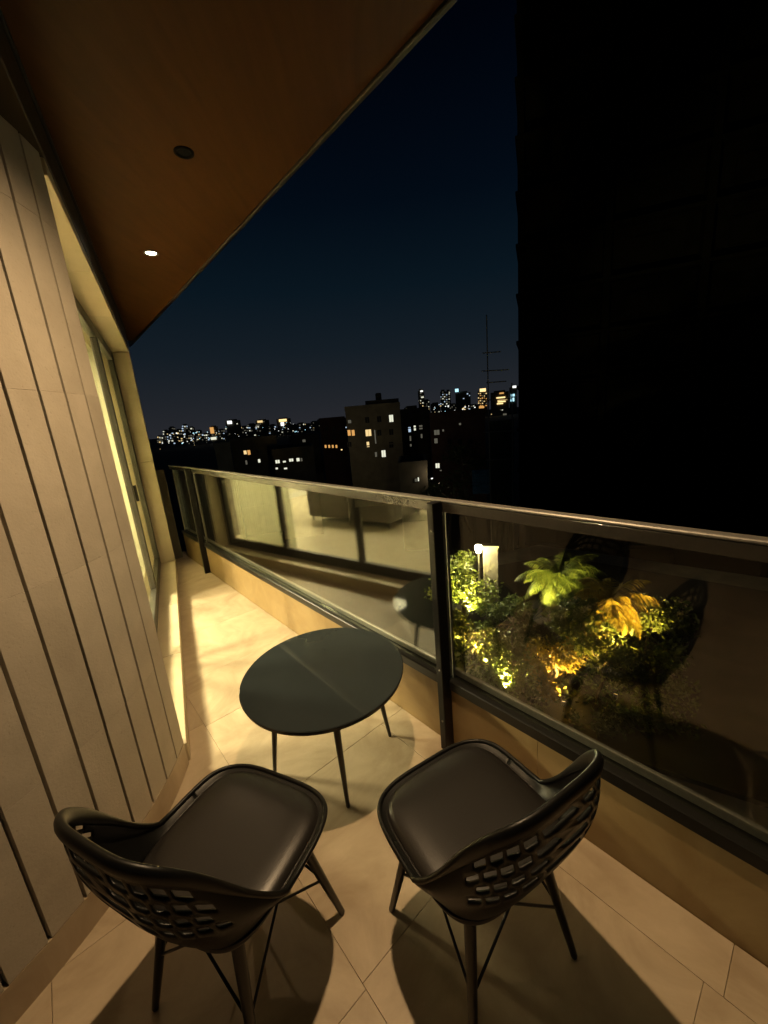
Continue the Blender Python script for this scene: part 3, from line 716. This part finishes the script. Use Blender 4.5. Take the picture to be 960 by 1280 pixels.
# far skyline: tower blocks with lit windows
def tower(x0, x1, ytop, dist, label, glow, n, special=(), group=None, seed=0, ybot=None, sz=1.1):
    r = random.Random(seed); xm = (x0 + x1) / 2; yb, _ = sight(xm, 530)
    T = thing('tower_block', (math.sin(yb) * dist, math.cos(yb) * dist, GZ), label, 'tower block', group, rz=-yb)
    def lx(px, py):
        bb, e = sight(px, py); x = dist * math.tan(bb - yb); return x, EYE + math.hypot(dist, x) * math.tan(e) - GZ
    fr = (O0, Vector((1, 0, 0)), Vector((0, 1, 0)))
    X0, _ = lx(x0, ytop); X1, _ = lx(x1, ytop); _, H = lx(xm, ytop); w = X1 - X0
    b = MB(); b.box(fr, X0, X1, 0, max(10, w * .8), .004, H * .94); b.box(fr, X0 + w * .18, X1 - w * .2, w * .1, w * .7, H * .94 + .002, H); b.build('wall', M['dark_wall'], T, local=True)
    b = MB(); yb2 = ybot or ytop + 26; px = dist / (FPX * 1.03); cols_ = max(2, int((x1 - x0) / 2.2)); mi = []
    cells = [(i, y) for i in range(cols_) for y in range(int(ytop + 3), int(yb2), 3)]
    r.shuffle(cells)
    for (i, y) in cells[:n]:
        x, z = lx(x0 + (x1 - x0) * (i + .5) / cols_ + r.uniform(-.2, .2), y + r.uniform(-.6, .6))
        if z < 1 or z > H * .93: continue
        hw = px * sz * r.uniform(.3, .75); hh = px * sz * r.uniform(.3, .6)
        b.box(fr, x - hw, x + hw, -.6, -.02, z - hh, z + hh, mi=r.choice(range(len(glow))))
    if b.v: tag(b.build('lit_windows', [M[q] for q in glow], T, local=True), kind='stuff')
    for (x, y, ww, hh, m) in special:
        xx, z = lx(x, y); b = MB(); b.box(fr, xx - ww * px / 2, xx + ww * px / 2, -1.2, -.7, z - hh * px / 2, z + hh * px / 2); b.build('lit_sign' if ww > 3 else 'lit_window', M[m], T, local=True)
    return T
CW = ['w_cool', 'w_white', 'w_dim', 'w_dim']; WW = ['w_warm', 'w_white', 'w_dim', 'w_dim']
tower(262, 272, 532, 620, 'far dark tower block with an amber glow on its side left of centre', WW, 6, [(265, 538, 4, 7, 'w_orange'), (267, 548, 6, 3, 'w_white')], seed=1)
tower(281, 300, 524, 700, 'far domed tower block with a white lamp near its top', CW, 4, [(287, 528, 5, 3.5, 'p_white')], seed=2)
tower(319, 336, 524, 760, 'far tower block crowned by a yellow green light', CW, 7, [(325, 527, 6, 2.4, 'w_warm'), (322, 532, 4, 2, 'w_dim')], seed=3)
tower(345, 363, 522, 740, 'far tower block with the brightest cream crown light of the left skyline', CW, 8, [(353.5, 525.5, 9, 3, 'p_warm'), (353, 530, 4, 4, 'p_white')], seed=4)
tower(522, 530, 486, 900, 'slim dark tower left of the pair of towers with a white light near its top', WW, 8, [(527, 489, 3, 1.6, 'p_white'), (528, 496.5, 3, 1.4, 'w_white')], seed=5, ybot=512)
tower(529.5, 537, 499, 940, 'short wide tower with amber windows at the foot of a slim tower', WW, 7, seed=6, ybot=512)
tower(550, 557, 487, 980, 'slim skyline tower with faint rows of window light', CW, 12, seed=7, ybot=508)
tower(557, 563, 487, 990, 'twin of the faint slim tower standing at its right', CW, 12, seed=8, ybot=508)
tower(569, 588, 489, 880, 'broad dark tower with a cyan light on its left shoulder', CW, 3, [(571, 488, 4, 3.6, 'p_cool')], seed=9, ybot=508)
tower(597, 609, 486, 860, 'golden lit tower with a pale crown just left of the scaffold', ['w_warm', 'w_orange', 'w_dim'], 26, [(603.5, 487.6, 7, 3.6, 'p_warm'), (602, 509, 6, 2.5, 'w_orange')], seed=10, ybot=510)
tower(613, 636, 488, 820, 'tower with stacked bands of warm light seen behind the scaffold', WW, 4,
      [(627, 491.5, 5, 1.6, 'w_orange'), (626, 497, 10, 1.5, 'p_warm'), (628, 499.5, 11, 1.4, 'p_warm'), (627, 502, 9, 1.4, 'p_warm'), (625, 504.5, 7, 1.4, 'p_warm'), (631, 519, 4, 4, 'w_dim')], seed=11, ybot=530)
tower(636.5, 646, 482, 840, 'dark tower with cyan signs at the edge of the tall dark building', CW, 2, [(643, 483.5, 4, 2.4, 'p_white'), (641, 494, 4, 2.6, 'p_cool'), (640.5, 499.5, 4, 4, 'p_cool')], seed=12, ybot=530)
FT = [(196, 204, 544), (203, 211, 537), (210, 219, 533), (219, 228, 536), (227, 235, 530), (235, 243, 533), (243, 252, 537), (252, 262, 541), (272, 281, 536), (300, 310, 532), (309, 320, 529), (336, 345, 530),
      (363, 372, 530), (371, 381, 528), (380, 389, 529), (388, 398, 526), (396, 407, 523), (406, 416, 525), (415, 427, 523), (424, 434, 522), (538, 550, 503), (562, 571, 504), (586, 598, 505), (505, 515, 508)]
for i, (x0, x1, y) in enumerate(FT):
    tower(x0, x1, y, 640 + 45 * (i * 7 % 11), 'tiny distant tower block with scattered lit windows on the skyline', CW if i % 3 else WW, 13 if x0 < 330 else 8, group='small far towers along the skyline', seed=40 + i, ybot=min(y + 24, 556), sz=1.15)
# lights along the streets far off, too many to name
mb = MB(); r = random.Random(5)
def dots(x0, x1, y0, y1, n, d0, d1, s):
    for _ in range(n):
        d = r.uniform(d0, d1); p = spot(r.uniform(x0, x1), r.uniform(y0, y1), d); h = s * d / FPX * r.uniform(.35, 1.0)
        u = Vector((p.y, -p.x, 0)).normalized(); w = Vector((-p.x, -p.y, 0)).normalized()
        mb.box((p, u, w), -h * r.uniform(.8, 1.8), h, -h, h, -h, h * .6, mi=r.choice([0, 0, 1, 2, 3]))
dots(200, 262, 538, 554, 34, 500, 640, .55); dots(262, 345, 533, 552, 30, 480, 600, .5); dots(345, 430, 526, 540, 16, 480, 620, .5)
dots(538, 600, 507, 513, 26, 600, 800, .75); dots(200, 400, 554, 562, 7, 200, 300, .5); dots(500, 610, 512, 516, 6, 400, 600, .5); dots(400, 430, 524, 527, 8, 700, 900, .5)
tag(mb.build('city_lights', [M['p_white'], M['w_warm'], M['p_cool'], M['w_dim']]), kind='stuff')

# ---- tall dark building under construction on the right, with scaffold at its edge
yb0, _ = sight(646, 560)
P0 = Vector((math.sin(yb0) * 34, math.cos(yb0) * 34, GZ)); e1 = Vector((math.cos(R(-22)), math.sin(R(-22)), 0)); e2 = Vector((-e1.y, e1.x, 0))
TB = thing('tall_building', tuple(P0), 'tall unlit dark building filling the right side behind the railing', 'building')
TBF = (P0, e1, e2)
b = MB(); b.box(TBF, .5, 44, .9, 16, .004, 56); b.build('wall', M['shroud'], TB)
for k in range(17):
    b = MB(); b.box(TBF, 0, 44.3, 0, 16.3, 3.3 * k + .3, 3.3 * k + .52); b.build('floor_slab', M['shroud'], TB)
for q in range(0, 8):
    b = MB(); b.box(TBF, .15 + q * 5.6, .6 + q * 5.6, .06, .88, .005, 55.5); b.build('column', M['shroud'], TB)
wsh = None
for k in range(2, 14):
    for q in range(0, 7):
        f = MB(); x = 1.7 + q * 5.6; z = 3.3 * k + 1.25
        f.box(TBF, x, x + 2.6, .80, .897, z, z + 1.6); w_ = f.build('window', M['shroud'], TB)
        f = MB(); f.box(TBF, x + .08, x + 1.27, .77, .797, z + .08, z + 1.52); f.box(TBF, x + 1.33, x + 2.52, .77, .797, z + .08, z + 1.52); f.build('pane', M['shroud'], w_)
scf = thing('scaffold', tuple(spot(622, 560, 33.0).xy) + (GZ,), 'thin steel scaffold standing up the near edge of the tall dark building', 'scaffold')
for px in (610.5, 640):
    q = spot(px, 500, 32.6); b = MB(); b.tube([(q.x, q.y, GZ + .004), (q.x, q.y, 8.2 if px < 620 else 3.2)], .045, 8); b.build('standard', M['steel'], scf)
for (xa, xb, y) in ((603, 626, 441), (602, 636, 463.5), (608, 633, 478), (604, 640, 500), (604, 640, 540), (606, 640, 575)):
    b = MB(); b.tube([spot(xa, y + .4, 32.45), spot(xb, y - 1.5, 32.45)], .04, 8); b.build('ledger', M['steel'], scf)
# strip of netting that hangs on the scaffold lower down
pa, pb = spot(611, 530, 32.7), spot(642, 527, 32.9)
b = MB(); nn = 12
for i in range(nn):
    for j in range(10):
        def np_(i, j):
            q = pa.lerp(pb, i / nn); return Vector((q.x, q.y, GZ + .2 + (pa.z - GZ) * j / 10)) + Vector((pa.y, -pa.x, 0)).normalized().cross(Z) * (.08 * math.sin(i * 2.1 + j * 1.3))
        b.quad(np_(i, j), np_(i + 1, j), np_(i + 1, j + 1), np_(i, j + 1))
o = b.build('safety_net', M['net'], fix=False); so = o.modifiers.new('thick', 'SOLIDIFY'); so.thickness = .01
tag(o, 'dull green safety net hanging below the scaffold rails', 'safety net')
# blue tarpaulin
pa = spot(590, 592, 40); b = MB(); u = Vector((pa.y, -pa.x, 0)).normalized(); w_ = u.cross(Z)
for i in range(10):
    for j in range(8):
        def tp(i, j): return pa + u * (i * .19) + Z * (.35 - j * .26) + w_ * (.10 * math.sin(i * 1.1) + .22 * j)
        b.quad(tp(i, j), tp(i + 1, j), tp(i + 1, j + 1), tp(i, j + 1))
o = b.build('tarpaulin', M['tarp'], smooth='all', fix=False); so = o.modifiers.new('thick', 'SOLIDIFY'); so.thickness = .01
tag(o, 'dim blue tarpaulin stretched beside the scaffold foot', 'tarpaulin')

# ---- trees
def leaf_cloud(mbx, centre, rad, n, size, rg, squash=1.0, droop=.3):
    for _ in range(n):
        while True:
            v = Vector((rg.uniform(-1, 1), rg.uniform(-1, 1), rg.uniform(-1, 1)))
            if v.length <= 1: break
        v = v * (.55 + .45 * rg.random()); p = centre + Vector((v.x * rad, v.y * rad, v.z * rad * squash))
        a = Vector((rg.gauss(0, 1), rg.gauss(0, 1), rg.gauss(-droop, .7))).normalized(); q = a.cross(Vector((rg.gauss(0, 1), rg.gauss(0, 1), rg.gauss(0, 1)))).normalized()
        L = size * rg.uniform(.6, 1.4); wd = L * .28; nn = a.cross(q) * (L * .12)
        mbx.add([p, p + a * L * .45 + q * wd + nn, p + a * L, p + a * L * .45 - q * wd + nn], [(0, 1, 2), (0, 2, 3)])
def tree(loc, h, rad, label, mat, seed, n=900, size=.22, group=None, name='tree', cat='tree', squash=.75, trunk=.35):
    rg = random.Random(seed); T = thing(name, tuple(loc), label, cat, group); loc = Vector(loc)
    b = MB(); top = loc + Z * h * .62; wob = lambda k: Vector((rg.uniform(-k, k), rg.uniform(-k, k), 0))
    tr = [loc, loc + Z * h * .2 + wob(.06 * h), loc + Z * h * .42 + wob(.08 * h), top]
    r0 = .018 * h + .03
    b.tube(smooth_path(tr, 4), [r0 * (1 - .6 * i / 12) for i in range(13)], 8)
    lobes = []
    for i in range(8):
        a = i * 2.4 + rg.uniform(-.4, .4); rr = rad * rg.uniform(.3, .75)
        c = loc + Vector((math.cos(a) * rr, math.sin(a) * rr, h - rad * squash + rad * squash * rg.uniform(-.75, .75))); lobes.append(c)
        s0 = tr[2].lerp(top, rg.uniform(0, 1)); m = s0.lerp(c, .5) + Z * .1 * rad
        b.tube([s0, m, c], [r0 * .4, r0 * .25, r0 * .1], 6, cap=False)
    b.build('trunk', M['bark'], T, smooth=True)
    b = MB()
    for c in lobes: leaf_cloud(b, c, rad * rg.uniform(.36, .58), n // 8, size, rg, squash=.8)
    b.build('crown', mat, T, fix=False)
    return T
def palm(loc, h, L, label, mat, seed, nf=16, lean=(0, 0), name='palm_tree'):
    rg = random.Random(seed); T = thing(name, tuple(loc), label, 'palm'); loc = Vector(loc)
    top = loc + Vector((lean[0], lean[1], h)); b = MB(); K = 22; pts = []; rs = []
    for i in range(K):
        t = i / (K - 1); pts.append(loc.lerp(top, t) + Vector((lean[0], lean[1], 0)) * (t * t - t) * .8); rs.append((.13 - .05 * t) * (1.0 if i % 2 else 1.12))
    b.tube(pts, rs, 10); b.build('trunk', M['bark'], T, smooth=True)
    for f in range(nf):
        a = f * 2.399 + rg.uniform(-.2, .2); el = R(70 - 105 * f / nf + rg.uniform(-8, 8)); l = L * rg.uniform(.8, 1.1); m = 16
        d = Vector((math.cos(a), math.sin(a), 0)); side = Vector((-d.y, d.x, 0)); P = []; p = top.copy(); e = el
        for i in range(m + 1):
            P.append(p.copy()); p = p + (d * math.cos(e) + Z * math.sin(e)) * (l / m); e -= R(5.2 + 2.2 * i / m)
        b = MB(); b.tube(P, [.022 * (1 - .85 * i / m) for i in range(m + 1)], 5)
        for i in range(2, m + 1):
            tg = (P[i] - P[i - 1]).normalized()
            for j in range(2):
                q0 = P[i - 1].lerp(P[i], j * .5); ll = l * .26 * math.sin(math.pi * min(.97, (i + j * .5) / m * .85 + .12)) + .05
                for s in (-1, 1):
                    dr = (side * s * .85 + tg * .55 - Z * rg.uniform(.15, .5)).normalized(); wv = tg * .016
                    mid = q0 + dr * ll * .5; tip = q0 + dr * ll - Z * ll * .25
                    b.add([q0 - wv, q0 + wv, mid + wv * 1.1, mid - wv * 1.1, tip], [(0, 1, 2, 3), (3, 2, 4)])
        b.build('frond', mat, T, fix=False)
    return T
# dark trees between the houses
for i, (px, py, d, h, rd, lab) in enumerate([(395, 566, 92, 9, 4.4, 'dark unlit tree behind the low block with the row of white windows'), (560, 585, 42, 9, 3.4, 'dark unlit tree in front of the low reddish block'),
                                             (345, 556, 100, 8, 4.2, 'dark unlit tree under the bright crowned tower of the left skyline'), (585, 560, 50, 9, 3.2, 'dark unlit tree standing behind the blue tarpaulin')]):
    q = spot(px, py, d); h = q.z - GZ + .5
    tree((q.x, q.y, GZ), max(5, h), rd, lab, M['leaf_n'], 300 + i, n=700, size=.5, group='dark trees among the houses')

# garden terrace with lit plants
TZ = -6.6
tb_ = MB(); tb_.prism([(1.6, 8.6), (9.5, 3.5), (20, 12), (9, 22), (2.4, 20)], GZ + .004, TZ); tag(tb_.build('garden_terrace', M['concrete']), kind='structure')
sg = MB(); sg.prism([(2.0, 9.2), (9.2, 4.6), (17.5, 11.6), (9.0, 19.8), (2.8, 18.6)], TZ + .004, TZ + .12); tag(sg.build('soil', M['ground']), kind='structure')
def gpos(px, py, d): q = spot(px, py, d); return q
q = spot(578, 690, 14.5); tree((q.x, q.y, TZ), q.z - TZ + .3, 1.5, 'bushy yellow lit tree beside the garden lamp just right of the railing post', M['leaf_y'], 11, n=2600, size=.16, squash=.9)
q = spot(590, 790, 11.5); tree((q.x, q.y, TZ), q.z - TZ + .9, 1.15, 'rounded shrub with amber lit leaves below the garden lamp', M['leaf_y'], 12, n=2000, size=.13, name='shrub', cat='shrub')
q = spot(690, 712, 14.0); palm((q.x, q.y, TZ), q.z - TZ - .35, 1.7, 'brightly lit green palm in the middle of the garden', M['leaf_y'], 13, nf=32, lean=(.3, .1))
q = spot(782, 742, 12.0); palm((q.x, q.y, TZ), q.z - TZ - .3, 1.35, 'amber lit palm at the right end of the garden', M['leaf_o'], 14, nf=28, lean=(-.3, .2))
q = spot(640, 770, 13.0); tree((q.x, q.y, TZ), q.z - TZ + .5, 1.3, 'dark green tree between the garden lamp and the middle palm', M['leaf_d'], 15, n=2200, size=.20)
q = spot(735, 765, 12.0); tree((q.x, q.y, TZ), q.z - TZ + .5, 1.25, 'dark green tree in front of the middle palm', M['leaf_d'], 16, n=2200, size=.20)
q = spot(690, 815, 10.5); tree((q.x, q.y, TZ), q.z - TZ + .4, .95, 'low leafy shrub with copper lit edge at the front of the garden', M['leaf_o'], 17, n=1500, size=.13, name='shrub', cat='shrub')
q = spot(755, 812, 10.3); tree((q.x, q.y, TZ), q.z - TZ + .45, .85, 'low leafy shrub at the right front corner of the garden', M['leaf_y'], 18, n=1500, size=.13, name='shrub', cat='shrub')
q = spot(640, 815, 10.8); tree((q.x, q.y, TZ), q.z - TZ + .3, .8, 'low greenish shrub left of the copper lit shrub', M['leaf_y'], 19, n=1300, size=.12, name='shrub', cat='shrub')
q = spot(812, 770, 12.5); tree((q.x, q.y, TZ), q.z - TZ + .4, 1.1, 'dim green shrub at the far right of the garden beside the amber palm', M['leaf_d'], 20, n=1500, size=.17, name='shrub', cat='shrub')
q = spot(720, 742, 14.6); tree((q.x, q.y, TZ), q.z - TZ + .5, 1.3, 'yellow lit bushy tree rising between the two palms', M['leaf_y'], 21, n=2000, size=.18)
# garden lamp and white pillar
q = spot(598, 686, 15.0)
lp = thing('garden_lamp', (q.x, q.y, TZ + .12), 'glowing white garden lamp on a post beside the white pillar', 'lamp post')
b = MB(); b.tube([(q.x, q.y, TZ + .121), (q.x, q.y, q.z - .16)], [.05, .035], 12); b.build('post', M['frame_metal'], lp, smooth=True)
b = MB(); b.lathe((q.x, q.y, q.z), [(0, -.16), (.09, -.16), (.15, .02), (.13, .14), (0, .17)], 24); b.build('lamp_shade', M['lamp_disc'], lp, smooth='all')
def lamp(par, p, e, col, rad=.08, kind='POINT', name='lamp_light'):
    ld = bpy.data.lights.new(name, kind); ld.energy = e; ld.color = col; ld.shadow_soft_size = rad
    l = bpy.data.objects.new(name, ld); C.objects.link(l); l.parent = par; l.matrix_parent_inverse = mw(par).inverted(); l.location = p; return l
lamp(lp, q + Vector((-.25, -.45, .0)), 480, (1, .86, .45))
pq = spot(613, 706, 15.2); u = Vector((pq.y, -pq.x, 0)).normalized(); w_ = u.cross(Z)
pt = thing('white_pillar', (pq.x, pq.y, TZ + .12), 'white rendered pillar with sloped cap behind the garden lamp', 'pillar')
b = MB(); b.box((pq, u, w_), -.28, .30, -.15, .15, TZ + .121 - pq.z, .78, ch=.02); b.build('shaft', M['dark_wall'], pt)
b = MB(); b.box((pq, u, w_), -.34, .36, -.2, .2, .781, .86, ch=.02); b.build('cap', M['dark_wall'], pt)
# ground spotlights among the plants, tilted up into the crowns
for (src, dst, e, col, cone, hgt, lab) in (((610, 835, 11.0), (590, 780, 11.8), 9000, (1, .66, .16), 95, .34, 'small ground spotlight at the foot of the amber shrub'),
                                 ((640, 800, 11.6), (695, 708, 14.0), 7000, (1, .84, .25), 44, 1.3, 'small garden spotlight aimed up at the middle palm'),
                                 ((772, 826, 10.6), (785, 745, 12.0), 9000, (1, .60, .12), 62, .34, 'small ground spotlight under the orange palm'),
                                 ((705, 858, 9.8), (705, 810, 10.5), 2000, (1, .60, .14), 100, .34, 'small ground spotlight in front of the copper lit shrub'),
                                 ((630, 850, 10.0), (655, 775, 12.6), 9000, (1, .74, .2), 95, .34, 'added garden spotlight brightening the dark green middle trees'),  # unseen lamp, added to lift the foliage in the middle
                                 ((585, 770, 13.4), (578, 700, 14.5), 9000, (1, .88, .22), 80, .34, 'small garden spotlight under the yellow lit tree')):
    q = spot(*src); q.z = TZ + hgt; d = (spot(*dst) - q).normalized(); sp = thing('garden_spotlight', (q.x, q.y, TZ + .12), lab, 'spotlight')
    b = MB(); b.tube([(q.x, q.y, TZ + .121), (q.x, q.y, q.z - .05)], .018, 8); b.build('stake', M['frame_metal'], sp)
    b = MB(); b.tube([q - d * .06, q - d * .03, q + d * .05, q + d * .07], [.02, .05, .055, .05], 14); b.build('housing', M['frame_metal'], sp, smooth=True)
    b = MB(); b.tube([q + d * .0705, q + d * .074], .044, 14); b.build('lens', M['p_warm'], sp)
    l = lamp(sp, q + d * .09, e, col, .04, 'SPOT'); l.data.spot_size = R(cone); l.data.spot_blend = .7
    l.rotation_euler = d.to_track_quat('-Z', 'Y').to_euler()
# low planting that covers the terrace bed
mb = MB(); r = random.Random(77)
for _ in range(150):
    px, py = r.uniform(555, 860), r.uniform(770, 900); dd = (1.5 - TZ - .5) / math.tan(-sight(px, py)[1])
    if dd > 16 or dd < 8.2: continue
    q = spot(px, py, dd); leaf_cloud(mb, Vector((q.x, q.y, TZ + .28)), r.uniform(.25, .45), 60, .14, r, squash=.8)
tag(mb.build('ground_cover', M['leaf_d'], fix=False), kind='stuff')

for (px, py, d, e, lab) in ((540, 598, 43, 35, 'small white street lamp low among the dark houses right of centre'), (427, 562, 58, 130, 'small warm street lamp in front of the olive apartment block')):
    q = spot(px, py, d); sl = thing('street_lamp', (q.x, q.y, GZ), lab, 'street lamp')
    b = MB(); b.tube([(q.x, q.y, GZ + .004), (q.x, q.y, q.z - .09)], [.08, .05], 8); b.build('post', M['frame_metal'], sl)
    b = MB(); b.lathe(q, [(0, -.09), (.10, -.08), (.12, .02), (0, .07)], 12); b.build('lamp_head', M['p_white' if px > 500 else 'p_warm'], sl)
    lamp(sl, q + Z * .35, e, (1, .78, .5), .1)
